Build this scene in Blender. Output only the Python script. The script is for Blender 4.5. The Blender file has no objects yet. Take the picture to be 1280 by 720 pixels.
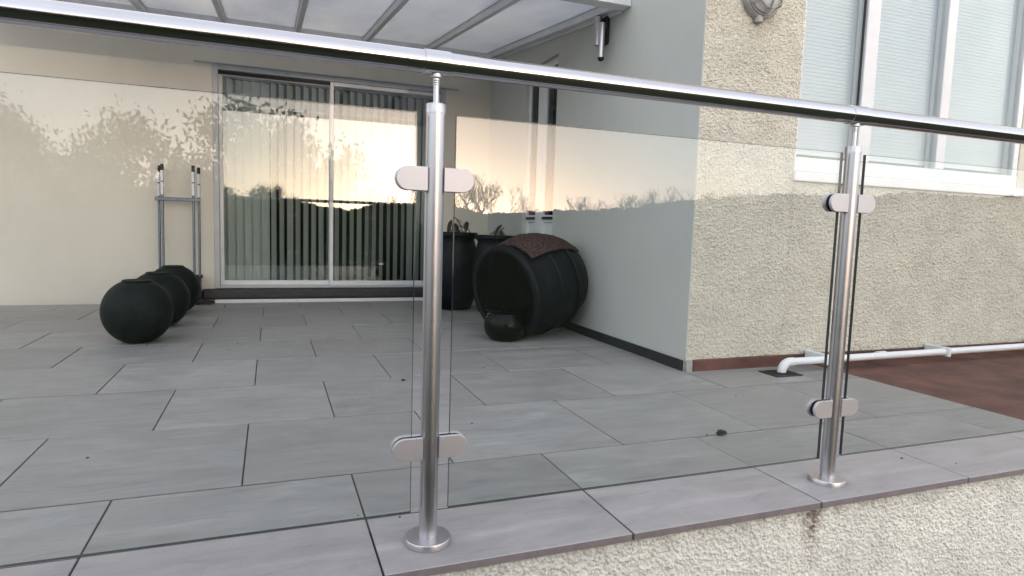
import bpy, bmesh, math, random
import numpy as np
from mathutils import Vector, Matrix, Euler

random.seed(7); rng = np.random.default_rng(7)
R = math.radians
scene = bpy.context.scene
C = scene.collection

# ------------------------------------------------------------------ camera
cam_d = bpy.data.cameras.new('camera'); cam = bpy.data.objects.new('camera', cam_d); C.objects.link(cam)
yaw, pitch, roll = -0.36670825, -0.09445301, -0.03081175
Mz = Matrix.Rotation(yaw, 3, 'Z'); Mx = Matrix.Rotation(pitch, 3, 'X'); My = Matrix.Rotation(roll, 3, 'Y')
B = Mz @ Mx @ My                                    # columns: right, forward, up
m3 = Matrix((B.col[0], B.col[2], -B.col[1])).transposed()
cam.matrix_world = Matrix.Translation((-0.3428, -1.3969, 0.7430)) @ m3.to_4x4()
cam_d.sensor_width = 36; cam_d.lens = 787.636 / 1280 * 36
cam_d.clip_start = 0.02; cam_d.clip_end = 2000
scene.camera = cam

# ------------------------------------------------------------------ sky and sun (dusk)
SUN_EL, SUN_ROT = R(1.5), R(166)
world = bpy.data.worlds.new('World'); scene.world = world; world.use_nodes = True
nt = world.node_tree; nt.nodes.clear()
sky = nt.nodes.new('ShaderNodeTexSky'); sky.sky_type = 'NISHITA'; sky.sun_disc = False
sky.sun_elevation = SUN_EL; sky.sun_rotation = SUN_ROT
sky.air_density = 0.75; sky.dust_density = 1.1; sky.ozone_density = 1.0; sky.altitude = 50
hs = nt.nodes.new('ShaderNodeHueSaturation'); hs.inputs['Saturation'].default_value = 0.60; hs.inputs['Value'].default_value = 1.0
bg = nt.nodes.new('ShaderNodeBackground'); bg.inputs['Strength'].default_value = 0.15
wo = nt.nodes.new('ShaderNodeOutputWorld')
# thin high veil of even cloud over the whole sky, softly mottled
tcw = nt.nodes.new('ShaderNodeTexCoord'); cn = nt.nodes.new('ShaderNodeTexNoise'); cn.inputs['Scale'].default_value = 2.2; cn.inputs['Detail'].default_value = 6
cr_ = nt.nodes.new('ShaderNodeValToRGB'); cr_.color_ramp.elements[0].color = (2.2, 2.32, 2.6, 1); cr_.color_ramp.elements[1].color = (3.0, 3.1, 3.35, 1)
cr_.color_ramp.elements[0].position = .3; cr_.color_ramp.elements[1].position = .7
ad = nt.nodes.new('ShaderNodeMix'); ad.data_type = 'RGBA'; ad.blend_type = 'ADD'; ad.inputs[0].default_value = 1.0
nt.links.new(tcw.outputs['Generated'], cn.inputs['Vector']); nt.links.new(cn.outputs['Fac'], cr_.inputs[0])
nt.links.new(sky.outputs[0], hs.inputs['Color']); nt.links.new(hs.outputs[0], ad.inputs[6]); nt.links.new(cr_.outputs[0], ad.inputs[7])
nt.links.new(ad.outputs[2], bg.inputs['Color']); nt.links.new(bg.outputs[0], wo.inputs['Surface'])
sd = bpy.data.lights.new('sun', 'SUN'); sd.energy = 0.5; sd.angle = R(0.53); sd.color = (1.0, 0.86, 0.70)
sun = bpy.data.objects.new('sun', sd); C.objects.link(sun)
sdir = Vector((math.sin(SUN_ROT) * math.cos(SUN_EL), math.cos(SUN_ROT) * math.cos(SUN_EL), math.sin(SUN_EL)))
sun.rotation_euler = sdir.to_track_quat('Z', 'Y').to_euler(); sun.location = sdir * 30
vs = scene.view_settings; vs.view_transform = 'Standard'; vs.look = 'None'; vs.exposure = 1.56; vs.gamma = 1
vs.use_curve_mapping = False
cy = scene.cycles
cy.use_denoising = True; cy.max_bounces = 12; cy.transparent_max_bounces = 24; cy.diffuse_bounces = 5; cy.glossy_bounces = 6
cy.caustics_reflective = False; cy.caustics_refractive = False

# ------------------------------------------------------------------ helpers
class MB:
    """collects faces; build() links ONE mesh object"""
    def __init__(s): s.v = []; s.f = []; s.m = []
    def add(s, vs_, fs_, mat=0):
        o = len(s.v); s.v += [tuple(p) for p in vs_]
        for f in fs_: s.f.append(tuple(i + o for i in f)); s.m.append(mat)
        return s
    def box(s, x0, x1, y0, y1, z0, z1, mat=0, M=None):
        p = [Vector((x, y, z)) for z in (z0, z1) for y in (y0, y1) for x in (x0, x1)]
        if M is not None: p = [M @ q for q in p]
        return s.add(p, [(0, 2, 3, 1), (4, 5, 7, 6), (0, 1, 5, 4), (2, 6, 7, 3), (0, 4, 6, 2), (1, 3, 7, 5)], mat)
    def cyl(s, a, b, r, r2=None, n=16, mat=0, caps=True):
        a = Vector(a); b = Vector(b); r2 = r if r2 is None else r2
        d = (b - a).normalized(); u = d.orthogonal().normalized(); w = d.cross(u)
        p = []
        for c, rr in ((a, r), (b, r2)):
            for i in range(n):
                t = 2 * math.pi * i / n; p.append(c + (u * math.cos(t) + w * math.sin(t)) * rr)
        f = [(i, (i + 1) % n, n + (i + 1) % n, n + i) for i in range(n)]
        if caps: f += [tuple(range(n - 1, -1, -1)), tuple(range(n, 2 * n))]
        return s.add(p, f, mat)
    def tube(s, pts, r, n=10, mat=0):
        pts = [Vector(p) for p in pts]; rings = []; u = None; v = []
        for i, p in enumerate(pts):
            d = (pts[min(i + 1, len(pts) - 1)] - pts[max(i - 1, 0)]).normalized()
            u = d.orthogonal().normalized() if u is None else (u - d * u.dot(d)).normalized()
            w = d.cross(u); rr = r[i] if isinstance(r, (list, tuple)) else r
            v += [p + (u * math.cos(2 * math.pi * k / n) + w * math.sin(2 * math.pi * k / n)) * rr for k in range(n)]
        f = []
        for i in range(len(pts) - 1):
            for k in range(n): f.append((i * n + k, i * n + (k + 1) % n, (i + 1) * n + (k + 1) % n, (i + 1) * n + k))
        f += [tuple(range(n - 1, -1, -1)), tuple(range((len(pts) - 1) * n, len(pts) * n))]
        return s.add(v, f, mat)
    def lathe(s, prof, M=None, n=32, mat=0, jitter=0.0):
        M = M or Matrix(); v = []; f = []
        for (r, z) in prof:
            for k in range(n):
                t = 2 * math.pi * k / n; rr = r * (1 + jitter * math.sin(3 * t + z * 9) + jitter * .6 * math.sin(5 * t - z * 14))
                v.append(M @ Vector((rr * math.cos(t), rr * math.sin(t), z)))
        for i in range(len(prof) - 1):
            for k in range(n): f.append((i * n + k, i * n + (k + 1) % n, (i + 1) * n + (k + 1) % n, (i + 1) * n + k))
        if prof[0][0] > 1e-6: f.append(tuple(range(n - 1, -1, -1)))
        if prof[-1][0] > 1e-6: f.append(tuple((len(prof) - 1) * n + k for k in range(n)))
        return s.add(v, f, mat)
    def mesh(s, name, mats, smooth=None, bevel=0, seg=1):
        me = bpy.data.meshes.new(name); me.from_pydata(s.v, [], s.f)
        for m in (mats if isinstance(mats, (list, tuple)) else [mats]): me.materials.append(m)
        me.polygons.foreach_set('material_index', s.m)
        if bevel:
            bm = bmesh.new(); bm.from_mesh(me)
            bmesh.ops.remove_doubles(bm, verts=bm.verts, dist=1e-6)
            es = [e for e in bm.edges if len(e.link_faces) == 2 and e.calc_face_angle(0) > R(40)]
            bmesh.ops.bevel(bm, geom=es, offset=bevel, segments=seg, affect='EDGES', profile=.5, clamp_overlap=True)
            bm.to_mesh(me); bm.free()
        me.update()
        if smooth is not None:
            me.polygons.foreach_set('use_smooth', [True] * len(me.polygons)); me.set_sharp_from_angle(angle=R(smooth))
        return me
    def build(s, name, mats, parent=None, smooth=None, bevel=0, seg=1, loc=None):
        return link(name, s.mesh(name, mats, smooth, bevel, seg), parent, loc)
def link(name, me, parent=None, loc=None):
    o = bpy.data.objects.new(name, me); C.objects.link(o)
    if parent: o.parent = parent
    if loc is not None: o.location = loc
    return o
def tag(o, label=None, cat=None, group=None, kind=None):
    if label: o['label'] = label
    if cat: o['category'] = cat
    if group: o['group'] = group
    if kind: o['kind'] = kind
    return o
def empty(name, loc=(0, 0, 0), rz=0):
    o = bpy.data.objects.new(name, None); C.objects.link(o); o.location = loc; o.rotation_euler = (0, 0, rz); o.empty_display_size = .1
    return o
def boxp(name, b, mat, parent=None, bevel=0, seg=1, smooth=None):
    return MB().box(*b).build(name, mat, parent, smooth=smooth, bevel=bevel, seg=seg)
def copy_tree(o, parent=None):
    c = o.copy(); C.objects.link(c); c.parent = parent
    for ch in list(o.children): copy_tree(ch, c)
    return c

# ------------------------------------------------------------------ materials
class Mat:
    def __init__(s, name):
        s.m = bpy.data.materials.new(name); s.m.use_nodes = True; s.t = s.m.node_tree
        s.b = s.t.nodes['Principled BSDF']; s.out = s.t.nodes['Material Output']; s._tc = None
    def n(s, typ, **kw):
        x = s.t.nodes.new(typ)
        for k, v in kw.items():
            if k in x.inputs: x.inputs[k].default_value = v
            else: setattr(x, k, v)
        return x
    def l(s, a, b): s.t.links.new(a, b)
    def co(s, scale=(1, 1, 1), rot=(0, 0, 0), world=True):
        g = s.n('ShaderNodeNewGeometry') if world else s.n('ShaderNodeTexCoord')
        mp = s.n('ShaderNodeMapping'); mp.inputs['Scale'].default_value = scale; mp.inputs['Rotation'].default_value = rot
        s.l(g.outputs['Position' if world else 'Object'], mp.inputs['Vector']); return mp.outputs[0]
    def noise(s, scale, detail=5, rough=.55, vec=None, dist=0):
        x = s.n('ShaderNodeTexNoise'); x.inputs['Scale'].default_value = scale; x.inputs['Detail'].default_value = detail
        x.inputs['Roughness'].default_value = rough; x.inputs['Distortion'].default_value = dist
        if vec is not None: s.l(vec, x.inputs['Vector'])
        return x.outputs['Fac']
    def ramp(s, fac, stops):
        r = s.n('ShaderNodeValToRGB'); e = r.color_ramp.elements
        while len(e) < len(stops): e.new(.5)
        for k, (p, c) in enumerate(stops):
            e[k].position = p; e[k].color = (*c, 1) if len(c) == 3 else c
        s.l(fac, r.inputs[0]); return r.outputs[0]
    def mix(s, fac, a, b, mode='MIX'):
        x = s.n('ShaderNodeMix', data_type='RGBA', blend_type=mode)
        for sock, val in ((x.inputs[0], fac), (x.inputs[6], a), (x.inputs[7], b)):
            if hasattr(val, 'is_output'): s.l(val, sock)
            elif isinstance(val, (int, float)): sock.default_value = val
            else: sock.default_value = (*val, 1)
        return x.outputs[2]
    def math(s, op, a, b=0.0, c=None):
        x = s.n('ShaderNodeMath', operation=op)
        for i, v in enumerate((a, b) if c is None else (a, b, c)):
            if hasattr(v, 'is_output'): s.l(v, x.inputs[i])
            else: x.inputs[i].default_value = v
        return x.outputs[0]
    def bump(s, h, strength=.3, dist=.01, normal=None):
        x = s.n('ShaderNodeBump'); x.inputs['Strength'].default_value = strength; x.inputs['Distance'].default_value = dist
        s.l(h, x.inputs['Height'])
        if normal is not None: s.l(normal, x.inputs['Normal'])
        s.l(x.outputs[0], s.b.inputs['Normal']); return x.outputs[0]
    def base(s, col=None, rough=.6, metal=0, spec=.5):
        if col is not None:
            if hasattr(col, 'is_output'): s.l(col, s.b.inputs['Base Color'])
            else: s.b.inputs['Base Color'].default_value = (*col, 1)
        if hasattr(rough, 'is_output'): s.l(rough, s.b.inputs['Roughness'])
        else: s.b.inputs['Roughness'].default_value = rough
        s.b.inputs['Metallic'].default_value = metal; s.b.inputs['Specular IOR Level'].default_value = spec
        return s
def simple(name, col, rough=.6, metal=0, var=.12, scale=20, spec=.5, bump=0):
    m = Mat(name); nz = m.noise(scale, 5, .6, m.co())
    lo = tuple(c * (1 - var) for c in col); hi = tuple(min(1, c * (1 + var)) for c in col)
    m.base(m.ramp(nz, [(.3, lo), (.7, hi)]), rough, metal, spec)
    if bump: m.bump(m.noise(scale * 6, 4, .6, m.co()), bump, .003)
    return m.m
def slab_mat(name, a, b, c):
    m = Mat(name)
    oi = m.n('ShaderNodeObjectInfo')
    g = m.n('ShaderNodeNewGeometry')
    off = m.n('ShaderNodeVectorMath', operation='ADD'); sc = m.n('ShaderNodeVectorMath', operation='SCALE')
    cb = m.n('ShaderNodeCombineXYZ'); m.l(oi.outputs['Random'], cb.inputs[0]); m.l(oi.outputs['Random'], cb.inputs[2])
    m.l(cb.outputs[0], sc.inputs[0]); sc.inputs['Scale'].default_value = 37.0
    m.l(g.outputs['Position'], off.inputs[0]); m.l(sc.outputs[0], off.inputs[1])
    mp = m.n('ShaderNodeMapping'); mp.inputs['Scale'].default_value = (1.2, 3.4, 1.2); mp.inputs['Rotation'].default_value = (0, 0, .18)
    m.l(off.outputs[0], mp.inputs[0])
    cloud = m.noise(2.2, 7, .62, mp.outputs[0], 1.2)
    col = m.ramp(cloud, [(.28, a), (.5, b), (.72, c)])
    mp2 = m.n('ShaderNodeMapping'); mp2.inputs['Scale'].default_value = (2.5, 16, 2); mp2.inputs['Rotation'].default_value = (0, 0, .3)
    m.l(off.outputs[0], mp2.inputs[0])
    vein = m.noise(2.0, 6, .7, mp2.outputs[0], .8)
    col = m.mix(m.ramp(vein, [(.52, (0, 0, 0)), (.70, (.62, .62, .62))]), col, tuple(x * .70 for x in a))
    col = m.mix(m.ramp(m.noise(1.4, 3, .5, off.outputs[0]), [(.35, (0, 0, 0)), (.7, (.45, .45, .45))]), col, (b[0] * 1.03, b[1] * .95, b[2] * .96))
    grime = m.noise(9, 8, .75, m.co())
    col = m.mix(m.ramp(grime, [(.50, (0, 0, 0)), (.80, (.55, .55, .55))]), col, tuple(x * .74 for x in b))
    rv = m.math('MULTIPLY_ADD', oi.outputs['Random'], .24, .88)
    vm = m.n('ShaderNodeVectorMath', operation='SCALE'); m.l(col, vm.inputs[0]); m.l(rv, vm.inputs['Scale'])
    fine = m.noise(260, 3, .6, m.co())
    m.base(m.mix(.16, vm.outputs[0], m.ramp(fine, [(.3, tuple(x * .6 for x in b)), (.7, tuple(x * 1.4 for x in b))])),
           m.math('MULTIPLY_ADD', cloud, .25, .36), 0, .5)
    m.bump(m.math('ADD', m.math('MULTIPLY', fine, .4), vein), .12, .002)
    return m.m
M_slab = slab_mat('grey_porcelain', (.222, .214, .212), (.300, .291, .285), (.390, .378, .366))
M_cope = slab_mat('coping_porcelain', (.270, .258, .262), (.350, .334, .336), (.43, .412, .410))
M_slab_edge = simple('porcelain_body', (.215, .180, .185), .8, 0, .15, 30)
M_joint = simple('joint_grout', (.085, .083, .080), .9)
def render_mat(name, col, dark, stain=False):
    m = Mat(name)
    n1 = m.noise(6, 6, .6, m.co()); n2 = m.noise(140, 4, .65, m.co())
    c = m.ramp(n1, [(.3, tuple(x * .88 for x in col)), (.7, tuple(min(1, x * 1.06) for x in col))])
    c = m.mix(m.ramp(n2, [(.52, (0, 0, 0)), (.8, (.6, .6, .6))]), c, dark)
    # grubby run-off patches
    d = m.noise(3.5, 6, .7, m.co((1, 1, .35)))
    c = m.mix(m.ramp(d, [(.55, (0, 0, 0)), (.8, (.35, .35, .35))]), c, tuple(x * .72 for x in col))
    if stain:   # rusty dribble under one joint of the coping
        g = m.n('ShaderNodeNewGeometry'); sp = m.n('ShaderNodeSeparateXYZ'); m.l(g.outputs['Position'], sp.inputs[0])
        wob = m.math('MULTIPLY_ADD', m.noise(14, 3, .6, m.co()), .05, -.025)
        dx = m.math('ABSOLUTE', m.math('ADD', m.math('SUBTRACT', sp.outputs[0], 1.095), wob))
        k = m.math('SUBTRACT', 1, m.math('DIVIDE', dx, .046)); k = m.math('MAXIMUM', k, 0)
        fall = m.math('MULTIPLY_ADD', sp.outputs[2], 4.6, 1.0); fall = m.math('MAXIMUM', fall, 0)
        sp_ = m.ramp(m.noise(75, 4, .7, m.co()), [(.40, (.12, .12, .12)), (.60, (1, 1, 1))])
        f = m.math('MULTIPLY', m.math('MULTIPLY', k, fall), sp_); f = m.math('MINIMUM', m.math('MULTIPLY', f, 1.7), .9)
        c = m.mix(f, c, (.13, .075, .045))
        # patchy brown tone right below the coping edge, fading downwards
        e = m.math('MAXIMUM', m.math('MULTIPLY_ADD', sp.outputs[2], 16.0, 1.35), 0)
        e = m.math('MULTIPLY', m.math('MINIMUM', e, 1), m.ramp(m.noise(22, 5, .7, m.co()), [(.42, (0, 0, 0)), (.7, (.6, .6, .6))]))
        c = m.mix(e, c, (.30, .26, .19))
    m.base(c, .92, 0, .25); m.bump(n2, .35, .004)
    return m.m
M_dash = render_mat('roughcast_cream', (.645, .612, .53), (.42, .39, .325))
M_dash_w = render_mat('roughcast_white', (.775, .76, .695), (.48, .455, .39), True)
def plain_wall(name, col):
    m = Mat(name)
    n1 = m.noise(1.1, 5, .55, m.co()); n2 = m.noise(45, 4, .6, m.co((1, 1, .6)))
    c = m.ramp(n1, [(.3, tuple(x * .93 for x in col)), (.7, tuple(min(1, x * 1.04) for x in col))])
    c = m.mix(m.ramp(m.noise(7, 6, .7, m.co((1, 1, .4))), [(.55, (0, 0, 0)), (.8, (.3, .3, .3))]), c, tuple(x * .82 for x in col))
    m.base(c, .85, 0, .3); m.bump(n2, .25, .004); return m.m
M_rear = plain_wall('cream_render', (.72, .68, .59))
M_side = plain_wall('pale_grey_green_paint', (.54, .555, .52))
def steel(name, rough, col=(.62, .61, .63), grain=(2, 2, 240), amt=.10):
    m = Mat(name); n = m.noise(3, 3, .6, m.co(grain)); sm = m.noise(9, 4, .6, m.co())
    m.base(m.ramp(sm, [(.3, tuple(x * .96 for x in col)), (.7, tuple(min(1, x * 1.03) for x in col))]),
           m.math('MULTIPLY_ADD', sm, amt, rough), 1, .5)
    return m.m
M_steel = steel('brushed_stainless_post', .31, (.56, .545, .56), (2, 2, 220))
M_rail = steel('polished_stainless_rail', .12, (.52, .505, .525), (160, 3, 3), .06)
M_clamp = steel('satin_clamp', .50, (.62, .605, .625), (60, 60, 60))
M_alu = simple('grey_aluminium', (.50, .51, .53), .45, 0, .07, 8)
M_white = simple('white_upvc', (.76, .77, .78), .35, 0, .04, 6)
M_canopy = simple('canopy_white_metal', (.78, .79, .81), .5, 0, .06, 6)
M_black = simple('black_plastic', (.012, .013, .016), .5, 0, .3, 12)
M_skirt = simple('black_skirting', (.018, .019, .021), .6, 0, .3, 12)
M_rubber = simple('black_gasket', (.012, .012, .013), .55)
M_red = simple('red_brown_paint', (.125, .052, .042), .8, 0, .45, 5, bump=.5)
M_pipe = simple('white_pvc_pipe', (.80, .81, .84), .35, 0, .05, 9)
M_dark_timber = simple('dark_threshold', (.035, .030, .034), .55, 0, .3, 20)
M_grey_tube = simple('grey_tube', (.16, .18, .22), .35, .6, .15, 20)
M_slat = simple('pale_green_blind_fabric', (.60, .63, .60), .8, 0, .05, 3)
M_vene = simple('white_venetian_slat', (.74, .75, .81), .5, 0, .03, 5)
M_room = simple('dark_room', (.05, .048, .045), .9)
M_lens = simple('pale_diffuser', (.74, .73, .72), .25, 0, .05, 20)
M_lampgrey = simple('weathered_grey_casting', (.36, .355, .35), .5, .3, .25, 30)
M_roof = simple('brown_roof_tiles', (.17, .09, .07), .85, 0, .3, 5)
M_debris = simple('dry_dark_leaf', (.030, .024, .022), .9, 0, .4, 120)
def glaze(name, col, rough, coat=.6):
    m = Mat(name); n = m.noise(10, 6, .65, m.co()); n2 = m.noise(60, 4, .6, m.co())
    c = m.ramp(n, [(.3, tuple(x * .5 for x in col)), (.6, col), (.85, tuple(x * 2.0 for x in col))])
    m.base(c, m.math('MULTIPLY_ADD', n2, .3, rough), 0, .16); m.bump(n2, .15, .004)
    return m.m
M_pot = glaze('dark_green_glaze', (.010, .015, .013), .40)
M_potb = glaze('blue_black_glaze', (.0065, .0095, .0135), .30)
M_void = glaze('shaded_black_inside', (.0012, .0014, .0016), .7)  # shade inside the barrel pot's hollow, painted as a near-black colour
M_potg = glaze('wet_black_glaze', (.003, .0045, .004), .08)
def speckle_mat():
    m = Mat('brown_speckled_mat'); v = m.n('ShaderNodeTexVoronoi'); v.inputs['Scale'].default_value = 75
    m.l(m.co(), v.inputs['Vector'])
    c = m.ramp(v.outputs['Distance'], [(.12, (.17, .085, .075)), (.5, (.035, .026, .026))])
    c = m.mix(m.ramp(m.noise(30, 4, .7, m.co()), [(.4, (0, 0, 0)), (.7, (.7, .7, .7))]), c, (.085, .045, .042))
    m.base(c, .9, 0, .2); m.bump(v.outputs['Distance'], .6, .006); return m.m
M_speck = speckle_mat()
def glass_mat(name, f0, tint, rough=0.0):
    """clear pane: Schlick reflection over straight-through transmission (thin parallel faces do not bend the view)"""
    m = Mat(name); m.t.nodes.remove(m.b)
    g = m.n('ShaderNodeNewGeometry'); d = m.n('ShaderNodeVectorMath', operation='DOT_PRODUCT')
    m.l(g.outputs['Normal'], d.inputs[0]); m.l(g.outputs['Incoming'], d.inputs[1])
    c = m.math('SUBTRACT', 1, m.math('ABSOLUTE', d.outputs['Value'])); c = m.math('POWER', m.math('MAXIMUM', c, 0), 5)
    f = m.math('MULTIPLY_ADD', c, 1 - f0, f0)
    tr = m.n('ShaderNodeBsdfTransparent'); tr.inputs[0].default_value = (*tint, 1)
    gl = m.n('ShaderNodeBsdfGlossy'); gl.inputs['Roughness'].default_value = rough; gl.inputs[0].default_value = (1, 1, 1, 1)
    mx = m.n('ShaderNodeMixShader'); m.l(f, mx.inputs[0]); m.l(tr.outputs[0], mx.inputs[1]); m.l(gl.outputs[0], mx.inputs[2])
    m.l(mx.outputs[0], m.out.inputs['Surface']); return m.m
M_glass = glass_mat('toughened_glass', .046, (.965, .980, .974))
M_door_glass = glass_mat('double_glazing', .07, (.90, .93, .92))
M_dark_glass = glass_mat('dark_side_glazing', .022, (.55, .58, .60))
M_edge = simple('green_glass_edge', (.050, .060, .058), .15, 0, .1, 30)
def poly_mat():
    m = Mat('translucent_polycarbonate'); m.t.nodes.remove(m.b)
    n = m.noise(1.6, 6, .65, m.co((1, .45, 1))); n2 = m.noise(5, 6, .7, m.co((1, .5, 1)))
    c = m.ramp(n, [(.25, (.60, .62, .67)), (.5, (.76, .77, .79)), (.75, (.85, .84, .83))])
    c = m.mix(m.ramp(n2, [(.55, (0, 0, 0)), (.8, (.5, .5, .5))]), c, (.66, .67, .68))
    t = m.n('ShaderNodeBsdfTranslucent'); df = m.n('ShaderNodeBsdfDiffuse'); m.l(c, t.inputs[0]); m.l(c, df.inputs[0])
    mx = m.n('ShaderNodeMixShader'); mx.inputs[0].default_value = .25; m.l(t.outputs[0], mx.inputs[1]); m.l(df.outputs[0], mx.inputs[2])
    gl = m.n('ShaderNodeBsdfGlossy'); gl.inputs['Roughness'].default_value = .25
    m2 = m.n('ShaderNodeMixShader'); m2.inputs[0].default_value = .05; m.l(mx.outputs[0], m2.inputs[1]); m.l(gl.outputs[0], m2.inputs[2])
    m.l(m2.outputs[0], m.out.inputs['Surface']); return m.m
M_poly = poly_mat()
def leaf_mat(name, a, b, spec=.3):
    m = Mat(name); m.base(m.ramp(m.noise(1.7, 5, .7, m.co()), [(.3, a), (.7, b)]), .75, 0, spec); return m.m
M_leaf = leaf_mat('dark_leaf', (.018, .032, .016), (.050, .075, .030))
M_bark = simple('bark', (.07, .055, .045), .95, 0, .3, 15)
M_hill = leaf_mat('distant_wood', (.010, .014, .010), (.026, .032, .020), 0.0)
M_grass = leaf_mat('lawn', (.024, .029, .018), (.045, .050, .030), 0.0)
M_straw = simple('withered_stem', (.20, .17, .13), .95, 0, .3, 40)

# ------------------------------------------------------------------ ground
GZ = -1.02
g = MB(); N = 60
g.add([(-900, -900, GZ), (900, -900, GZ), (900, 900, GZ), (-900, 900, GZ)], [(0, 1, 2, 3)])
tag(g.build('ground', M_grass), kind='structure')

# distant hillside that closes the horizon behind the viewer (seen mirrored in the glass)
def hill():
    az = np.radians(np.arange(-110, 110, .12)); deg = np.degrees(az)
    prof = np.interp(deg, [-110, -30, -14, -9, -4, 0, 4, 6.8, 8.5, 12, 21, 26, 31, 36, 42, 50, 110],
                          [2.6, 2.6, 2.4, 2.3, 2.2, 2.0, 1.5, 1.25, 2.0, 2.0, 1.4, 1.7, 2.2, 2.8, 3.5, 3.5, 3.0])
    n = len(az); rough = np.zeros(n)
    for sc, am in ((4, .30), (11, .20), (30, .14), (80, .12)):
        ph = rng.random(8) * 6.28; k = rng.random(8) * sc + sc * .6
        rough += am * sum(np.sin(k[i] * az * 8 + ph[i]) for i in range(8)) / 4
    rough += rng.normal(0, .06, n)
    v = []; D = 140.0
    for i in range(n):
        h = D * math.tan(R(max(.25, prof[i] + rough[i] * .55)))
        sx, cx = math.sin(az[i]), -math.cos(az[i])
        for d, z in ((60, GZ - .5), (95, GZ + (h - GZ) * .30), (125, h * .75), (D, h + .74), (D + 25, h * .9), (D + 90, GZ - .5)):
            v.append((sx * d - .3, cx * d, z))
    f = []
    for i in range(n - 1):
        for k in range(5): f.append((i * 6 + k, i * 6 + k + 1, (i + 1) * 6 + k + 1, (i + 1) * 6 + k))
    b = MB(); b.add(v, f); o = b.build('hills', M_hill); tag(o, kind='structure')
hill()

# ------------------------------------------------------------------ terrace slabs
ROWS = [.1585, .4642, 1.0500, 1.6280, 2.2000, 2.7480, 3.3050, 3.8500, 4.4000, 4.745]
COLP = .6155; JW = .0042
floor = tag(MB().box(-6, 2.63, .10, 4.85, -.13, -.0060).build('terrace_floor', M_joint), kind='structure')
def slab(x0, x1, y0, y1, z0, z1, mat, parent, name):
    w, d, h = x1 - x0, y1 - y0, z1 - z0
    key = (round(w, 4), round(d, 4), round(h, 4), mat.name)
    if key not in slab.cache:
        me = MB().box(-w / 2, w / 2, -d / 2, d / 2, -h, 0).mesh(name, mat, bevel=.0016)
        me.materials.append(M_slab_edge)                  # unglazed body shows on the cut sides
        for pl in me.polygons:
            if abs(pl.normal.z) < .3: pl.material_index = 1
        slab.cache[key] = me
    o = link(name, slab.cache[key], parent, ((x0 + x1) / 2, (y0 + y1) / 2, z1 + random.uniform(-.0007, .0007)))
    o.rotation_euler = (random.uniform(-.0012, .0012), random.uniform(-.0012, .0012), 0); return o
slab.cache = {}
for r in range(len(ROWS) - 1):
    y0, y1 = ROWS[r] + JW * .85, ROWS[r + 1] - JW * .85
    base = [-.122, -.4225, -.117, -.4145, -.112, -.4085, -.104, -.402, -.10][r] - 9 * COLP
    for k in range(20):
        x0, x1 = base + k * COLP + JW / 2, base + (k + 1) * COLP - JW / 2
        x1 = min(x1, 2.632)
        if x1 - x0 < .06 or x0 > 2.6: continue
        if y0 > 1.36:
            if x0 > 1.72: continue
            x1 = min(x1, 1.742)
        if y0 < 1.36 < y1 and x1 > 1.75:            # slab row cut round the corner of the house
            if x0 < 1.742: slab(x0, 1.742, y0, y1, -.02, 0, M_slab, floor, 'paving_slab'); x0 = 1.742 + JW
            slab(x0, x1, y0, 1.392, -.02, 0, M_slab, floor, 'paving_slab'); continue
        slab(x0, x1, y0, y1, -.02, 0, M_slab, floor, 'paving_slab')
path = tag(MB().box(2.637, 7, .165, 1.39, -.13, -.004).build('path', M_red), kind='structure')

# ------------------------------------------------------------------ roughcast sheets
def dash_grid(mb, x0, x1, z0, z1, y, step, cell, amp, seed):
    """vertical sheet facing -y covered with a real relief of thrown chippings"""
    r = np.random.default_rng(seed)
    nx = int((x1 - x0) / step) + 2; nz = int((z1 - z0) / step) + 2
    X, Z = np.meshgrid(np.linspace(x0, x1, nx), np.linspace(z0, z1, nz), indexing='ij')
    H = np.zeros_like(X)
    for c, a, dens in ((cell, 1.0, 1.0), (cell * .55, .45, .8), (cell * 2.4, .35, 1.0)):
        gx = int((x1 - x0) / c) + 4; gz = int((z1 - z0) / c) + 4
        px = r.random((gx, gz)); pz = r.random((gx, gz)); rad = r.uniform(.45, .85, (gx, gz)); hh = r.uniform(.2, 1, (gx, gz)) * (r.random((gx, gz)) < dens)
        u = (X - x0) / c + 1.5; w = (Z - z0) / c + 1.5; iu = np.floor(u).astype(int); iw = np.floor(w).astype(int)
        best = np.zeros_like(X)
        for du in (-1, 0, 1):
            for dw in (-1, 0, 1):
                a_ = np.clip(iu + du, 0, gx - 1); b_ = np.clip(iw + dw, 0, gz - 1)
                d = np.hypot(u - (iu + du + px[a_, b_]), w - (iw + dw + pz[a_, b_])) / rad[a_, b_]
                best = np.maximum(best, hh[a_, b_] * np.sqrt(np.clip(1 - d * d, 0, 1)))
        H += a * best
    Y = y - amp * H + r.normal(0, amp * .05, X.shape)
    o = len(mb.v)
    mb.v += list(zip(X.ravel().tolist(), Y.ravel().tolist(), Z.ravel().tolist()))
    idx = (np.arange(nx * nz).reshape(nx, nz) + o)
    q = np.stack([idx[:-1, :-1], idx[1:, :-1], idx[1:, 1:], idx[:-1, 1:]], -1).reshape(-1, 4)
    fs = [tuple(t) for t in q.tolist()]; mb.f += fs; mb.m += [0] * len(fs)

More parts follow.
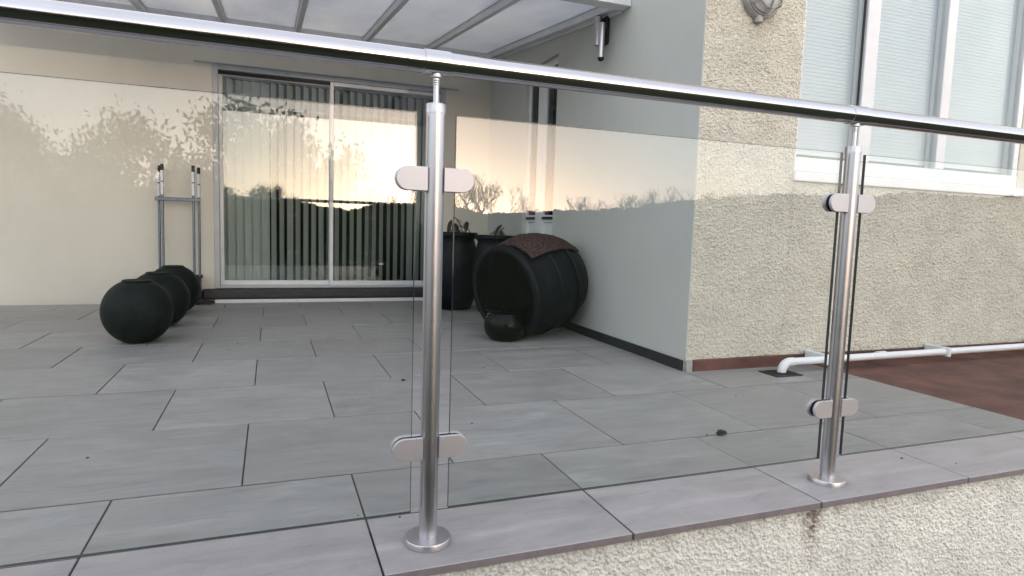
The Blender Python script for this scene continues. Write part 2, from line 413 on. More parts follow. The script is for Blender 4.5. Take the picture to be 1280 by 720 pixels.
# parapet wall carrying the balustrade
parapet = empty('parapet_wall', (0, 0, GZ)); tag(parapet, 'low parapet wall of white roughcast under the grey coping slabs', 'wall')
PZ = -GZ
b = MB()
b.box(-6, 7, -.094, .10, 0, PZ - .021)
core = b.build('wall_core', M_dash_w, parapet)
b = MB(); dash_grid(b, -.35, 3.0, -.40, -.0205, -.0955, .0030, .0085, .0078, 3)
o = b.build('roughcast_face', M_dash_w, parapet); o.location = (0, 0, PZ)
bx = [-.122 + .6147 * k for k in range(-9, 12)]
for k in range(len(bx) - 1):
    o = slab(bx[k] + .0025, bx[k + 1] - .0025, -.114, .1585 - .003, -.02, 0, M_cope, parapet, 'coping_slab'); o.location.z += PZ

# ------------------------------------------------------------------ house
house = empty('house', (3.0, 4.8, 0)); tag(house, 'cream rendered house with sliding patio door, side wing and dark skirting', 'house')
house.location = (0, 0, 0)
HT = 5.0
DX0, DX1, DZ1 = -.815, 1.275, 2.09          # patio door opening
w = MB(); w.box(-6, DX0, 4.80, 5.05, -.1, HT); w.box(DX1, 1.745, 4.80, 5.05, -.1, HT); w.box(DX0, DX1, 4.80, 5.05, DZ1, HT); w.box(DX0, DX1, 4.83, 5.05, -.1, .03)
w.build('rear_wall', M_rear, house)
SY0, SY1, SZ1 = 3.19, 3.84, 2.105           # side door opening
XS = 1.745
w = MB(); w.box(XS, XS + .25, 1.425, SY0, -.1, HT); w.box(XS, XS + .25, SY1, 5.05, -.1, HT); w.box(XS, XS + .25, SY0, SY1, SZ1, HT)
w.build('side_wall', M_side, house)
WX0, WX1, WZ0, WZ1 = 2.405, 4.35, 1.055, 2.75   # wing window
w = MB(); dash_grid(w, XS + .002, WX0, .06, 2.6, 1.400, .0050, .0100, .0080, 11); dash_grid(w, WX0, 5.2, .06, WZ0, 1.400, .0056, .0105, .0080, 12)
w.build('roughcast_face', M_dash, house)
w = MB(); w.box(XS + .0015, WX0, 1.406, 1.6, -.1, HT); w.box(WX0, WX1, 1.406, 1.6, -.1, WZ0); w.box(WX1, 7, 1.406, 1.6, -.1, HT); w.box(WX0, WX1, 1.406, 1.6, WZ1, HT)
w.build('front_wall', M_dash, house)
MB().box(XS - .0005, XS + .012, 1.394, 1.44, .07, 2.6).build('corner_bead', M_side, house, bevel=.003)
MB().box(XS - .010, XS, 1.412, SY0 - .01, 0, .058).box(XS - .010, XS, SY1 + .01, 4.8, 0, .058).build('skirting', M_skirt, house)
MB().box(XS + .045, 7, 1.384, 1.404, -.05, .064).build('plinth', M_red, house, bevel=.004)
MB().box(XS + .001, XS + .045, 1.386, 1.404, -.02, .058).build('plinth_stop', M_lampgrey, house, bevel=.004)
w = MB(); w.add([(-6.3, 4.4, HT), (1.7, 4.4, HT), (1.7, 8.5, HT + 2.2), (-6.3, 8.5, HT + 2.2), (-6.3, 4.4, HT - .2), (1.7, 4.4, HT - .2), (1.7, 8.5, HT + 2), (-6.3, 8.5, HT + 2)],
                [(0, 1, 2, 3), (7, 6, 5, 4), (0, 4, 5, 1), (1, 5, 6, 2), (2, 6, 7, 3), (3, 7, 4, 0)])
w.box(1.5, 7.2, 1.1, 8.5, HT + .003, HT + .25)
w.build('roof', M_roof, house)
# dark rooms behind the glazing
w = MB()
for (x0, x1, y0, y1, z0, z1) in ((-1.2, 1.7, 5.06, 7.6, .02, 2.5), (2.02, 5.0, 1.62, 4.6, .02, 2.95)):
    w.box(x0, x1, y1, y1 + .05, z0, z1); w.box(x0 - .05, x0, y0, y1, z0, z1); w.box(x1, x1 + .05, y0, y1, z0, z1); w.box(x0, x1, y0, y1, z1, z1 + .05); w.box(x0, x1, y0, y1, z0 - .05, z0)
w.build('room_shell', M_room, house)

# sliding patio door (part of the house) with sub-parts
fr = MB()
FY = 4.802
fr.box(DX0, DX0 + .045, FY, FY + .10, .125, DZ1); fr.box(DX1 - .045, DX1, FY, FY + .10, .125, DZ1)
fr.box(DX0 + .045, DX1 - .045, FY, FY + .10, DZ1 - .045, DZ1); fr.box(DX0 + .045, DX1 - .045, FY + .002, FY + .10, .125, .150)
door = fr.build('patio_door', M_alu, house, bevel=.004)
def sash(x0, x1, y, name):
    s = MB(); z0, z1 = .150, DZ1 - .047; t = .032
    s.box(x0, x0 + t, y, y + .035, z0, z1); s.box(x1 - t, x1, y, y + .035, z0, z1)
    s.box(x0 + t, x1 - t, y + .001, y + .034, z0, z0 + .042); s.box(x0 + t, x1 - t, y + .001, y + .034, z1 - .035, z1)
    s.build('door_sash', M_white, door, bevel=.003)
    boxp('pane', (x0 + t - .004, x1 - t + .004, y + .012, y + .026, z0 + .04, z1 - .033), M_door_glass, door)
sash(DX0 + .045, .205, FY + .055, 'a'); sash(.178, DX1 - .045, FY + .012, 'b')
boxp('door_gasket', (DX0 + .046, DX1 - .046, FY + .050, FY + .054, DZ1 - .075, DZ1 - .046), M_rubber, door)
boxp('drip_lintel', (-.955, 1.40, 4.784, 4.803, DZ1 + .001, DZ1 + .009), M_alu, door)
boxp('threshold', (DX0 - .10, DX1, 4.735, 4.835, .032, .122), M_dark_timber, door, bevel=.02, seg=3)
boxp('threshold_strip', (DX0 + .005, DX1, 4.722, 4.80, .0, .031), M_white, door, bevel=.003)
boxp('door_handle', (.186, .198, FY - .018, FY + .014, .95, 1.15), M_white, door, bevel=.003)

# side door in the wing wall
sx = XS + .030
d = MB(); d.box(sx, sx + .06, SY0, SY0 + .05, 0, SZ1); d.box(sx, sx + .06, SY1 - .05, SY1, 0, SZ1); d.box(sx + .001, sx + .06, SY0 + .05, SY1 - .05, SZ1 - .06, SZ1)
d.box(sx - .004, sx + .06, 3.445, 3.615, .04, SZ1 - .06)
d.box(sx + .002, sx + .058, SY0 + .05, 3.445, .80, .86); d.box(sx + .002, sx + .058, 3.615, SY1 - .05, .80, .86)
d.box(sx + .003, sx + .06, SY0 + .05, SY1 - .05, 0, .06)
sdoor = d.build('side_door', M_white, house, bevel=.003)
for (a, c) in ((SY0 + .05, 3.445), (3.615, SY1 - .05)):
    boxp('pane', (sx + .012, sx + .026, a, c, .862, SZ1 - .062), M_dark_glass, sdoor)
    boxp('lower_panel', (sx + .016, sx + .04, a + .002, c - .002, .062, .798), M_white, sdoor)
    boxp('weather_bar', (sx - .014, sx + .002, a - .004, c + .004, .825, .845), M_black, sdoor)
boxp('dark_backing', (sx + .20, sx + .22, SY0 - .3, SY1 + .3, -.05, SZ1 + .2), M_room, sdoor)

# wing window
wf = MB(); wy = 1.412
wf.box(WX0, WX0 + .028, wy, wy + .07, WZ0 + .14, WZ1); wf.box(WX1 - .05, WX1, wy, wy + .07, WZ0 + .14, WZ1)
wf.box(WX0, WX1, wy - .004, wy + .07, WZ0 + .060, WZ0 + .14); wf.box(WX0 + .05, WX1 - .05, wy + .001, wy + .07, WZ1 - .05, WZ1)
wf.box(2.885, 2.985, wy - .006, wy + .07, WZ0 + .141, WZ1 - .05); wf.box(3.55, 3.63, wy - .006, wy + .07, WZ0 + .141, WZ1 - .05)
win = wf.build('window', M_white, house, bevel=.004)
boxp('window_gasket', (2.872, 2.8845, wy + .012, wy + .018, WZ0 + .141, WZ1 - .05), M_rubber, win)
boxp('window_sill', (WX0 - .01, WX1 + .03, 1.375, 1.47, WZ0 + .002, WZ0 + .055), M_white, win, bevel=.006, seg=2)
for a, c in ((WX0 + .03, 2.871), (2.986, 3.549), (3.631, WX1 - .051)):
    boxp('pane', (a - .004, c + .004, wy + .02, wy + .035, WZ0 + .136, WZ1 - .046), M_door_glass, win)
for a, c, lab in ((WX0 + .045, 2.955, 'white venetian blind with closed slats in the window light beside the wall lamp'),
                  (3.0, 3.64, 'white venetian blind in the middle light of the wing window'), (3.66, 4.33, 'white venetian blind in the last light of the wing window')):
    vb = empty('venetian_blind', ((a + c) / 2, 1.500, WZ0 + .16)); tag(vb, lab, 'blind')
    hw = (c - a) / 2
    me = MB().box(-hw, hw, -.012, .012, -.0006, .0006, M=Matrix.Rotation(R(84), 4, 'X')).mesh('slat', M_vene)
    k = 0
    while .02 + k * .0215 < WZ1 - WZ0 - .25:
        link('slat', me, vb, (0, 0, .02 + k * .0215)); k += 1
    MB().box(-hw, hw, -.02, .02, WZ1 - WZ0 - .24, WZ1 - WZ0 - .205).build('head_rail', M_white, vb)

# vertical blind inside the patio door
vb = empty('vertical_blind', (0, 4.97, .17)); tag(vb, 'pale green vertical slat blind hanging behind the sliding patio door', 'blind')
me = MB().box(-.043, .043, -.0006, .0006, 0, 1.83).mesh('slat', M_slat)
x = DX0 + .07; k = 0
while x < DX1 - .05:
    o = link('slat', me, vb, (x, random.uniform(-.003, .003), random.uniform(-.004, .004)))
    a = (33 if x < -.35 else 36 if x > .95 else 56) + random.uniform(-5, 5)
    o.rotation_euler = (0, random.uniform(-.004, .004), R(a)); x += .0715; k += 1
MB().box(DX0 + .02, DX1 - .02, -.02, .02, 1.84, 1.88).build('head_rail', M_white, vb)

# ------------------------------------------------------------------ canopy
can = empty('patio_canopy', (0, 4.8, 2.43)); can.location = (0, 0, 0)
tag(can, 'lean-to canopy of translucent sheets on pale rafters over the patio door', 'canopy')
CY0, CY1 = 2.20, 4.80; CZ0, CZ1 = 2.165, 2.455
def cz(y): return CZ0 + (CZ1 - CZ0) * (y - CY0) / (CY1 - CY0)
rx = [1.712 - .6075 * k for k in range(8)]
sl = math.atan2(CZ1 - CZ0, CY1 - CY0); L = math.hypot(CY1 - CY0, CZ1 - CZ0)
Ms = Matrix.Translation((0, CY0, CZ0)) @ Matrix.Rotation(sl, 4, 'X')
raf = MB().box(-.020, .020, .03, L, -.028, .022).box(-.028, .028, .03, L, .030, .038).mesh('rafter', M_canopy, bevel=.003)
for k, xx in enumerate(rx):
    o = link('rafter', raf, can); o.matrix_local = Matrix.Translation((xx - (.006 if k == 0 else 0), 0, 0)) @ Ms
gl = MB().box(-.302, .302, .02, L, .0225, .0295).mesh('canopy_sheet', M_poly)
for k in range(7):
    o = link('canopy_sheet', gl, can); o.matrix_local = Matrix.Translation((rx[k] - .30375, 0, 0)) @ Ms
boxp('wall_flashing_bar', (1.733, 1.7435, 2.24, 4.79, 2.05, 2.09), M_canopy, can).matrix_local = Matrix.Translation((0, CY0, CZ0 - .05)) @ Matrix.Rotation(sl, 4, 'X') @ Matrix.Translation((0, -CY0, -2.05))
gut = MB().box(-2.6, 1.742, CY0 - .07, CY0 - .062, CZ0 - .035, CZ0 + .035).box(-2.6, 1.742, CY0 - .062, CY0 + .03, CZ0 - .035, CZ0 - .028).box(-2.6, 1.742, CY0 + .022, CY0 + .03, CZ0 - .028, CZ0 + .02)
gut.build('gutter', M_canopy, can, bevel=.002)
boxp('wall_plate', (-2.6, 1.74, 4.765, 4.802, cz(4.78) - .055, cz(4.78) + .10), M_canopy, can, bevel=.003)

# ------------------------------------------------------------------ balustrade
bal = empty('balustrade', (0, 0, 0)); tag(bal, 'stainless steel and glass balustrade with round handrail on the parapet', 'balustrade')
RZ = 1.100; RR = .0250
PX = [-1.249, 0.0, 1.2487, 2.4975]
rail = MB()
rail.cyl((-2.4, 0, RZ), (3.6, 0, RZ), RR, n=48)
ro = rail.build('handrail', M_rail, bal, smooth=40)
slv = MB().lathe([(RR + .0005, -.030), (RR + .0022, -.029), (RR + .0022, .029), (RR + .0005, .030)], Matrix.Rotation(R(90), 4, 'Y'), 48).mesh('sleeve', M_rail, smooth=40)
post_me = MB().cyl((0, 0, .012), (0, 0, .995), .0212, n=40).mesh('post', M_steel, smooth=40)
fl_me = MB().lathe([(.054, 0), (.054, .0125), (.0525, .0150), (.026, .0158), (.0215, .0158)], n=56).mesh('base_flange', M_steel, smooth=35)
cap_me = MB().lathe([(.0222, .990), (.0222, 1.0085), (.0212, 1.011), (.0080, 1.0125)], n=40).mesh('post_cap', M_steel, smooth=35)
stem_me = MB().lathe([(.0064, 1.010), (.0064, 1.052), (.0074, 1.053), (.0074, 1.0555), (.0060, 1.0565), (.0074, 1.0575), (.0074, 1.060), (.0060, 1.061), (.0074, 1.062), (.0074, 1.066), (.0125, 1.0685), (.0125, 1.0775)], n=24).mesh('stem', M_steel, smooth=35)
def clamp_mesh(side):
    """D-shaped glass clamp: two satin plates with a rubber lining, glass slot between them"""
    mb = MB(); x0, x1, hgt = .0185, .088, .0265
    out = [(x0, -hgt), (x1 - hgt, -hgt)] + [(x1 - hgt + hgt * math.cos(t), hgt * math.sin(t)) for t in np.linspace(-math.pi / 2, math.pi / 2, 16)][1:-1] + [(x1 - hgt, hgt), (x0, hgt)]
    def prism(y0, y1, s, mat):
        pts = [((x0 + (px - x0) * s) * side, pz * s) for px, pz in out]; n = len(pts)
        v = [(px, y0, pz) for px, pz in pts] + [(px, y1, pz) for px, pz in pts]
        f = [tuple(range(n)), tuple(range(2 * n - 1, n - 1, -1))] + [(i, n + i, n + (i + 1) % n, (i + 1) % n) for i in range(n)]
        mb.add(v, f, mat)
    prism(-.0165, -.0078, 1, 0); prism(.0078, .0165, 1, 0); prism(-.0077, -.0052, .97, 1); prism(.0052, .0077, .97, 1)
    me = mb.mesh('clamp', [M_clamp, M_rubber], bevel=.0010, seg=1, smooth=25)
    bm = bmesh.new(); bm.from_mesh(me); bmesh.ops.recalc_face_normals(bm, faces=bm.faces); bm.to_mesh(me); bm.free()
    return me
cl = {s: clamp_mesh(s) for s in (-1, 1)}
for px in PX:
    p = link('post', post_me, bal, (px, 0, 0))
    link('base_flange', fl_me, p); link('post_cap', cap_me, p); link('stem', stem_me, p)
    for z in (.232, .846):
        for s in (-1, 1): link('clamp', cl[s], p, (0, 0, z))
    so = link('sleeve', slv, ro, (px, 0, RZ))
for a, c in zip(PX[:-1], PX[1:]):
    x0, x1, z0, z1, t = a + .047, c - .043, .078, .9905, .005
    b = MB().box(x0, x1, -t, t, z0, z1)
    b.m = [1, 1, 0, 0, 1, 1]; b.m = [1, 1, 0, 0, 1, 1]
    b.build('glass_panel', [M_glass, M_edge], bal)

# ------------------------------------------------------------------ lamps
bl = empty('bulkhead_lamp', (2.085, 1.398, 2.000)); tag(bl, 'round grey caged bulkhead lamp on the cream roughcast wall', 'lamp')
Mw = Matrix.Rotation(R(90), 4, 'X')          # local z of the lathe points to -y (out of the wall)
MB().lathe([(.118, 0), (.118, .030), (.110, .040), (.094, .043)], Mw, 40).build('base', M_lampgrey, bl, smooth=40)
MB().lathe([(.092, .040), (.090, .055), (.080, .078), (.060, .096), (.032, .107), (.0, .110)], Mw, 40).build('glass_dome', M_lens, bl, smooth=60)
cg = MB()
for r_, z_ in ((.101, .046), (.078, .092)):
    cg.tube([(r_ * math.cos(t), -z_, r_ * math.sin(t)) for t in np.linspace(0, 2 * math.pi, 33)], .0042, 8)
for k in range(3):
    t = R(60 * k + 30); pts = [(q * math.cos(t), -zz, q * math.sin(t)) for q, zz in ((.104, .040), (.098, .070), (.078, .094), (.040, .112), (0, .117), (-.040, .112), (-.078, .094), (-.098, .070), (-.104, .040))]
    cg.tube(pts, .0042, 8)
cg.build('cage', M_lampgrey, bl, smooth=60)
MB().cyl((-.015, -.022, -.100), (-.015, -.022, -.135), .024, n=18).build('cable_gland', M_lampgrey, bl, smooth=40)

wl = empty('wall_lamp', (XS, 2.44, 2.06)); tag(wl, 'small stainless tube wall lamp under the canopy gutter end', 'lamp')
MB().box(-.022, .0, -.045, .050, -.085, .090).build('back_plate', M_black, wl, bevel=.003)
MB().cyl((-.052, .016, -.090), (-.052, .016, .092), .024, n=24).build('light_tube', M_steel, wl, smooth=40)
s_ = MB(); s_.cyl((-.060, -.052, -.185), (-.060, -.052, .035), .021, n=24); s_.build('sensor_tube', M_steel, wl, smooth=40)
MB().lathe([(.0215, -.187), (.019, -.200), (.010, -.207), (0, -.208)], Matrix.Translation((-.060, -.052, 0)), 20).build('sensor_lens', M_black, wl, smooth=60)
MB().box(-.055, -.010, -.050, .012, -.03, .0).build('bracket_arm', M_black, wl, bevel=.003)

# ------------------------------------------------------------------ waste pipe and drain
dp = empty('waste_pipe', (2.27, 1.245, 0)); tag(dp, 'white plastic waste pipe along the wall base dropping into the drain', 'pipe')
pr = .0205
arc = [(.055 * (1 - math.cos(t)), 0, .003 + .055 * math.sin(t)) for t in np.linspace(0, math.pi / 2, 9)]
MB().tube([(0, 0, -.02), (0, 0, -.005)] + arc + [(.08, 0, .058)], pr + .003, 20).build('elbow', M_pipe, dp, smooth=50)
MB().cyl((.07, 0, .058), (3.4, .03, .066), pr, n=20).build('pipe_run', M_pipe, dp, smooth=50)
MB().cyl((.735, .016, .060), (.80, .017, .060), pr + .004, n=20).build('coupling', M_pipe, dp, smooth=50)
for k in range(3): MB().box(.30 + k * 1.0, .325 + k * 1.0, -.022, .14, .030, .090).build('pipe_clip', M_pipe, dp, bevel=.006)
dg = empty('drain_grate', (2.245, 1.225, 0)); tag(dg, 'small square black drain grate set in the paving below the white pipe', 'drain')
MB().box(-.088, .088, -.070, -.058, 0, .006).box(-.088, .088, .058, .070, 0, .006).box(-.088, -.076, -.058, .058, 0, .006).box(.076, .088, -.058, .058, 0, .006).build('frame', M_black, dg)
bar = MB().box(-.003, .003, -.058, .058, .001, .005).mesh('bar', M_black)
for k in range(12): link('bar', bar, dg, (-.070 + k * .0127, 0, 0))
MB().box(-.077, .077, -.059, .059, .0012, .0022).build('gully', M_rubber, dg)

# ------------------------------------------------------------------ pots
POT3, POT2, POT1 = (-1.055, 4.12, 0), (-1.06, 3.46, 0), (-1.085, 2.86, 0)
def globe(name, loc, r, h, label, mat=M_pot, group=None, tilt=(0, 0, 0)):
    t = empty(name, loc); t.rotation_euler = tilt; tag(t, label, 'pot', group)
    prof = []
    for k in range(19):
        a = -1.30 + k / 18 * 2.52; prof.append((r * math.cos(a) ** .92, h / 2 + h / 2 * math.sin(a) / math.sin(1.30)))
    rt, zt = prof[-1]
    MB().lathe(prof + [(rt * .92, zt - .004), (rt * .9, zt - .03), (rt * 1.6, h * .6), (0, h * .45)], n=48, jitter=.003).build('body', mat, t, smooth=60)
    MB().lathe([(rt * .90, zt - .006), (rt * 1.10, zt - .008), (rt * 1.13, zt + .001), (rt * 1.02, zt + .007), (rt * .92, zt + .003)], n=44).build('rim', mat, t, smooth=60)
    return t
globe('round_pot', POT3, .19, .37, 'dark green round pot closest to the patio door', group=None)
globe('round_pot', POT2, .19, .37, 'dark green round pot in the middle of the row along the wall')
globe('round_pot', POT1, .19, .37, 'dark green round pot at the end of the row away from the door')

# heap of black pots by the side wall
def barrel():
    t = empty('barrel_pot', (1.40, 2.69, .352)); t.scale = (1.08,) * 3; tag(t, 'big black barrel pot lying on its side under a brown speckled mat', 'pot')
    ax = Vector((-1.0, -.40, -.18)).normalized()             # mouth direction
    Mr = ax.to_track_quat('Z', 'Y').to_matrix().to_4x4()
    Lh = .27
    outer = [(.0, -Lh), (.20, -Lh), (.245, -Lh + .02), (.285, -.16), (.312, -.05), (.315, .05), (.300, .15), (.278, .22), (.285, .25), (.285, .27), (.268, .278)]
    inner = [(.250, .262), (.246, .22), (.262, .14), (.272, .02), (.262, -.10), (.20, -.20), (0, -.215)]
    MB().lathe(outer, Mr, 56, jitter=.006).lathe([outer[-1]] + inner, Mr, 56, mat=1, jitter=.006).build('body', [M_potb, M_void], t, smooth=55)
    MB().lathe([(.287, .235), (.303, .243), (.306, .262), (.296, .280), (.268, .284), (.255, .268)], Mr, 56).build('rim', M_potb, t, smooth=60)
    for z_ in (-.10, .06): MB().lathe([(.309 if z_ < 0 else .3135, z_), (.320, z_ + .006), (.318, z_ + .014), (.308, z_ + .02)], Mr, 56).build('ridge', M_potb, t, smooth=60)
    t2 = empty('speckled_mat', (1.40, 2.69, .352)); t2.scale = (1.08,) * 3; tag(t2, 'brown speckled mat draped over the big tipped black pot', 'mat')
    # mat follows the barrel from its top down the side that faces the terrace
    side = Vector((0, -1, 0)); side = (side - ax * side.dot(ax)).normalized(); up = ax.cross(side); up = up if up.z > 0 else -up
    v = []; f = []; na, nl = 22, 16
    for layer, off in ((0, .004), (1, .013)):
        for i in range(na + 1):
            for j in range(nl + 1):
                l_ = -.255 + (.235 + .255 - .03 * i / na) * j / nl
                rr = np.interp(l_, [-.27, -.25, -.16, -.05, .05, .15, .24], [.22, .245, .285, .313, .321, .300, .282]) + .006 + off + .003 * math.sin(i * 1.3 + j * .8)
                a_ = R(-50 + (50 + 47) * i / na)
                v.append(ax * l_ + (up * math.cos(a_) + side * math.sin(a_)) * rr)
    W = nl + 1; K = (na + 1) * W
    for i in range(na):
        for j in range(nl):
            q = (i * W + j, i * W + j + 1, (i + 1) * W + j + 1, (i + 1) * W + j); f.append(tuple(reversed(q))); f.append(tuple(k_ + K for k_ in q))
    rim_i = [i * W for i in range(na + 1)] + [na * W + j for j in range(1, nl + 1)] + [i * W + nl for i in range(na - 1, -1, -1)] + [j for j in range(nl - 1, 0, -1)]
    for a_, c_ in zip(rim_i, rim_i[1:] + rim_i[:1]): f.append((a_, c_, c_ + K, a_ + K))
    b_ = MB(); b_.add(v, f); b_.build('matting', M_speck, t2, smooth=50)
barrel()
def bulb_pot(loc, r, h, label, name='bulbous_pot', tilt=(0, 0, 0), mat=None):
    mat = mat or M_potb
    t = empty(name, loc); t.rotation_euler = tilt; tag(t, label, 'pot')
    prof = [(r * .55, 0), (r * .70, .01), (r * .92, h * .22), (r, h * .45), (r * .97, h * .66), (r * .84, h * .85), (r * .78, h * .93), (r * .86, h * .97), (r * .88, h), (r * .80, h * 1.01), (r * .72, h * .97), (r * .72, h * .8), (0, h * .75)]
    MB().lathe(prof, n=44, jitter=.008).build('body', mat, t, smooth=60)
    MB().lathe([(r * .80, h * .955), (r * .90, h * .965), (r * .93, h * .99), (r * .88, h * 1.02), (r * .78, h * 1.02)], n=44).build('rim', mat, t, smooth=60)
    return t
bulb_pot((1.115, 2.50, 0), .145, .205, 'small glossy black pot in front of the tipped barrel pot', mat=M_potg)
p1 = bulb_pot((1.21, 4.12, 0), .225, .68, 'tall black bulbous pot with withered stems behind the steel post')
p2 = bulb_pot((1.50, 3.80, 0), .215, .665, 'tall black bulbous pot standing between the tipped pot and the patio door')
def dead_plant(base, h, n, label, seed):
    r = random.Random(seed); t = empty('withered_plant', base); tag(t, label, 'plant')
    for k in range(n):
        a = r.uniform(0, 6.28); lean = r.uniform(.1, .6); pts = []; hh = h * r.uniform(.5, 1)
        for s in range(6):
            u = s / 5; pts.append((math.cos(a) * lean * hh * u ** 1.6, math.sin(a) * lean * hh * u ** 1.6, hh * (u - .35 * lean * u * u)))
        MB().tube(pts, [.005 - .0006 * s for s in range(6)], 5).build('stem', M_straw, t, smooth=60)
        e = Vector(pts[-1])
        for q in range(2):                       # limp curled leaves
            d = Vector((r.uniform(-1, 1), r.uniform(-1, 1), -.2)).normalized(); sd_ = d.cross(Vector((0, 0, 1))).normalized(); v = []; f = []
            st = e if q == 0 else Vector(pts[4])
            for i in range(6):
                u = i / 5; c = st + d * (.10 * u) + Vector((0, 0, .02 * u - .12 * u * u)); wd = .022 * math.sin(math.pi * min(.97, u * .9 + .06))
                v += [c - sd_ * wd, c + Vector((0, 0, .008)), c + sd_ * wd]
            for i in range(5):
                f += [(i * 3, i * 3 + 1, i * 3 + 4, i * 3 + 3), (i * 3 + 1, i * 3 + 2, i * 3 + 5, i * 3 + 4)]
            b_ = MB(); b_.add(v, f); b_.build('leaf', M_straw if (k + q) % 3 else M_debris, t)
dead_plant((1.21, 4.12, .55), .36, 7, 'withered brown plant in the tall pot behind the post', 3)
dead_plant((1.50, 3.80, .53), .30, 6, 'withered brown plant in the tall pot behind the tipped barrel', 9)

# ------------------------------------------------------------------ trestle, box, cable
tr = empty('folded_trestle', (-1.077, 4.66, 0)); tag(tr, 'folded grey tubular steel trestle leaning upright against the rear wall', 'trestle')
for sx_ in (-1, 1):
    for k, (dx, dy, ht) in enumerate(((.117, -.02, 1.17), (.153, .05, 1.16))):
        xx = sx_ * dx
        MB().tube([(xx, dy - .03, 0), (xx, dy, .5), (xx, dy + .02, ht - .02)], .0105, 10).build('leg', M_grey_tube, tr, smooth=60)
        MB().cyl((xx, dy + .020, ht - .03), (xx, dy + .022, ht + .02), .0135, n=12).build('end_cap', M_black, tr, smooth=40)
        MB().box(xx - .0105, xx + .0105, dy - .006, dy + .004, ht - .235, ht - .13).box(xx - .0105, xx + .0105, dy - .003, dy + .006, ht - .12, ht - .035).build('white_sleeve', M_white, tr, bevel=.003)
MB().box(-.172, .172, -.028, -.002, .885, .915).build('cross_bar', M_grey_tube, tr, bevel=.004)
MB().box(-.165, .165, .045, .065, .20, .225).build('lower_bar', M_grey_tube, tr, bevel=.004)
cr = empty('black_crate', (-1.02, 4.70, 0)); tag(cr, 'black plastic crate on the floor behind the round pots', 'crate')
MB().box(-.13, .10, -.085, .085, 0, .008).box(-.13, .10, -.085, -.075, .008, .24).box(-.13, .10, .075, .085, .008, .24).box(-.13, -.12, -.075, .075, .008, .24).box(.09, .10, -.075, .075, .008, .24).build('shell', M_black, cr, bevel=.003)
MB().box(-.14, .11, -.095, -.0855, .22, .25).box(-.14, .11, .0855, .095, .22, .25).build('lip', M_black, cr, bevel=.003)
cb = MB(); pts = []
for k in range(60):
    t = k / 59 * 5 * math.pi; pts.append((-.90 + .055 * math.cos(t) + .02 * math.sin(t * .31) + k * .0006, 4.62 + .035 * math.sin(t), .008 + .014 * abs(math.sin(t * .5)) + k * .0004))
cb.tube(pts, .007, 6)
tag(cb.build('cable_coil', M_black, smooth=60), 'loose coil of black cable on the paving by the door threshold', 'cable')
def crumb(loc, s, label, seed):
    r = random.Random(seed); bm = bmesh.new(); bmesh.ops.create_icosphere(bm, subdivisions=2, radius=1)
    for v in bm.verts: v.co = Vector((v.co.x * 1.25, v.co.y * .8, v.co.z * .55)) * s * (1 + r.uniform(-.28, .28))
    me = bpy.data.meshes.new('dried_leaf'); bm.to_mesh(me); bm.free(); me.materials.append(M_debris)
    return tag(link('dried_leaf', me, None, loc), label, 'leaf')
crumb((1.222, .458, .008), .017, 'curled black dried leaf on a paving joint between steel post and house corner', 1)
crumb((.245, 1.55, .004), .008, 'tiny dark crumb of leaf on the paving behind the steel post', 2)
gr = MB()
for k in range(34):
    x, y = rng.uniform(-1.6, 2.5), rng.uniform(-.08, 3.4)
    if x > 1.7 and y > 1.3: continue
    s = rng.uniform(.0012, .0035); gr.box(x - s, x + s * 1.3, y - s, y + s * .8, 0, s * .8, M=None)
tag(gr.build('grit', M_debris), 'scattered dark grit specks on the paving', 'grit', kind='stuff')

# ------------------------------------------------------------------ garden behind the viewer (shows in the glass)
def leafy_tree(loc, rad, hgt, nleaf, label, seed, k=1.0):
    r = np.random.default_rng(seed); t = empty('leafy_bush', loc); tag(t, label, 'bush')
    tk = MB(); tk.tube([(0, 0, 0), (.05, .02, hgt * .3), (-.05, 0, hgt * .65)], [.10, .08, .04], 8); tips = []
    for kk in range(46):
        z0 = hgt * r.uniform(.15, .75); a = r.uniform(0, 6.28); el = r.uniform(.1, 1.1); Lb = rad * r.uniform(.55, 1.1)
        pts = [(0, 0, z0)]
        for s in range(1, 6):
            u = s / 5; pts.append((math.cos(a + .3 * u) * Lb * u * math.cos(el), math.sin(a + .3 * u) * Lb * u * math.cos(el), z0 + Lb * u * math.sin(el) * .8))
        tk.tube(pts, [.028, .022, .017, .012, .009, .005], 5); tips += [(pts[2], .30 * k), (pts[3], .30 * k), (pts[4], .30 * k), (pts[5], .26 * k)]
    tk.build('trunk', M_bark, t, smooth=60)
    lf = MB(); v = []; f = []
    for kk in range(nleaf):
        c, sp = tips[int(r.integers(len(tips)))]
        p = Vector(c) + Vector(r.normal(0, sp * .55, 3)); q = Euler(r.uniform(0, 6.28, 3)).to_matrix(); s = r.uniform(.025, .055) * k
        o = len(v); v += [p + q @ Vector(w_) for w_ in ((-s, 0, 0), (0, -s * .45, s * .12), (s, 0, 0), (0, s * .45, s * .12))]; f.append((o, o + 1, o + 2, o + 3))
    lf.add(v, f); lf.build('crown', M_leaf, t)
leafy_tree((-.26, -3.0, GZ), 1.10, 2.62, 60000, 'leafy evergreen bush mirrored in the balustrade glass across the patio door', 5, .5)
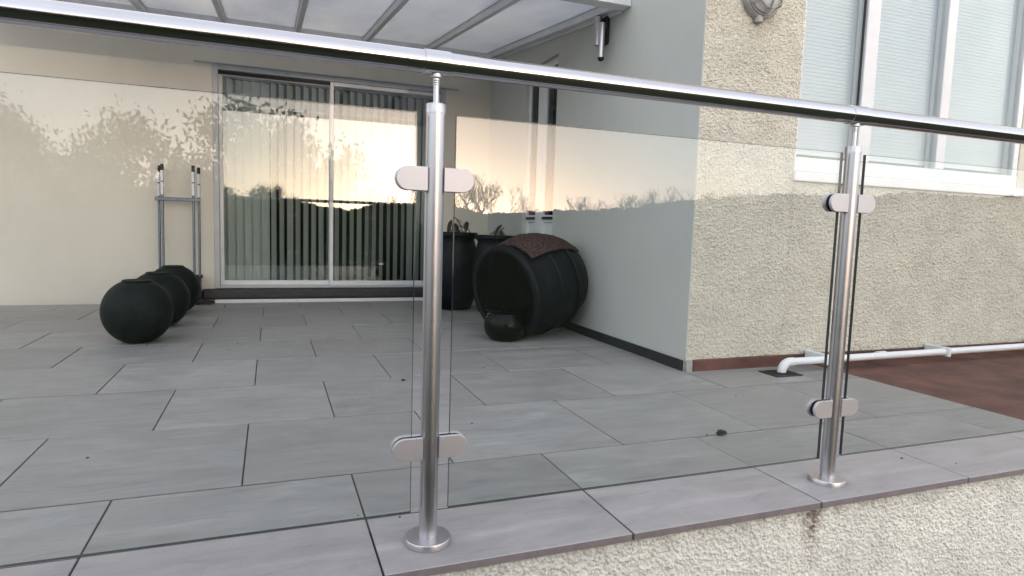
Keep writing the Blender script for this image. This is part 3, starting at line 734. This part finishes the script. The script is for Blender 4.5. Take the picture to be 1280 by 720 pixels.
leafy_tree((-1.75, -3.5, GZ), .95, 2.50, 60000, 'leafy evergreen bush mirrored in the balustrade glass over the cream rear wall', 6, .52)
def bare_mesh(seed):
    r = random.Random(seed); mb = MB(); tk = MB()
    def grow(b_, p, d, L_, rad, dep):
        pts = [p]
        for s in range(3):
            d = (d + Vector((r.uniform(-.16, .16), r.uniform(-.16, .16), .05))).normalized(); p = p + d * (L_ / 3); pts.append(p)
        b_.tube(pts, [rad, rad * .88, rad * .78, rad * .66], 4)
        if dep == 0: return
        for k in range(r.choice((2, 3, 3))):
            ax_ = Vector((r.uniform(-1, 1), r.uniform(-1, 1), r.uniform(-.2, .5))).normalized()
            nd = (d * 1.0 + ax_ * r.uniform(.45, .85)).normalized(); nd.z = max(nd.z, -.05)
            grow(mb, pts[r.choice((2, 3, 3))], nd, L_ * r.uniform(.62, .86), rad * .62, dep - 1)
    grow(tk, Vector((0, 0, 0)), Vector((0, 0, 1)), 1.7, .12, 6)
    return tk.mesh('trunk', M_bark), mb.mesh('branches', M_bark)
bm_ = [bare_mesh(s) for s in (1, 2, 3)]
def bare(az, D, top, k, rot, label):
    x, y = math.sin(R(az)) * D - .3, -math.cos(R(az)) * D
    t = empty('bare_tree', (x, y, GZ), rot); tag(t, label, 'tree', 'bare trees along the horizon')
    a = link('trunk', bm_[k][0], t); c = link('branches', bm_[k][1], t)
    zm = max(v.co.z for v in bm_[k][1].vertices); s = (top - GZ) / zm; t.scale = (s * 1.15, s * 1.15, s)
LB = 'bare winter tree on the horizon mirrored in the glass panels'
for i, (az, el, D) in enumerate(((16.6, 4.6, 42), (18.4, 5.0, 40), (20.0, 4.3, 44), (14.4, 3.8, 46), (26.8, 3.3, 60), (28.4, 2.9, 64), (31.2, 3.6, 60), (33, 3.8, 58), (34.6, 4.4, 60), (36.6, 4.0, 56), (39.5, 4.0, 60), (43, 4.2, 60), (46, 4.2, 58), (23.4, 2.3, 66), (50, 4.2, 58))):
    bare(az, D, .74 + D * math.tan(R(el)), i % 3, i * 1.7, LB)
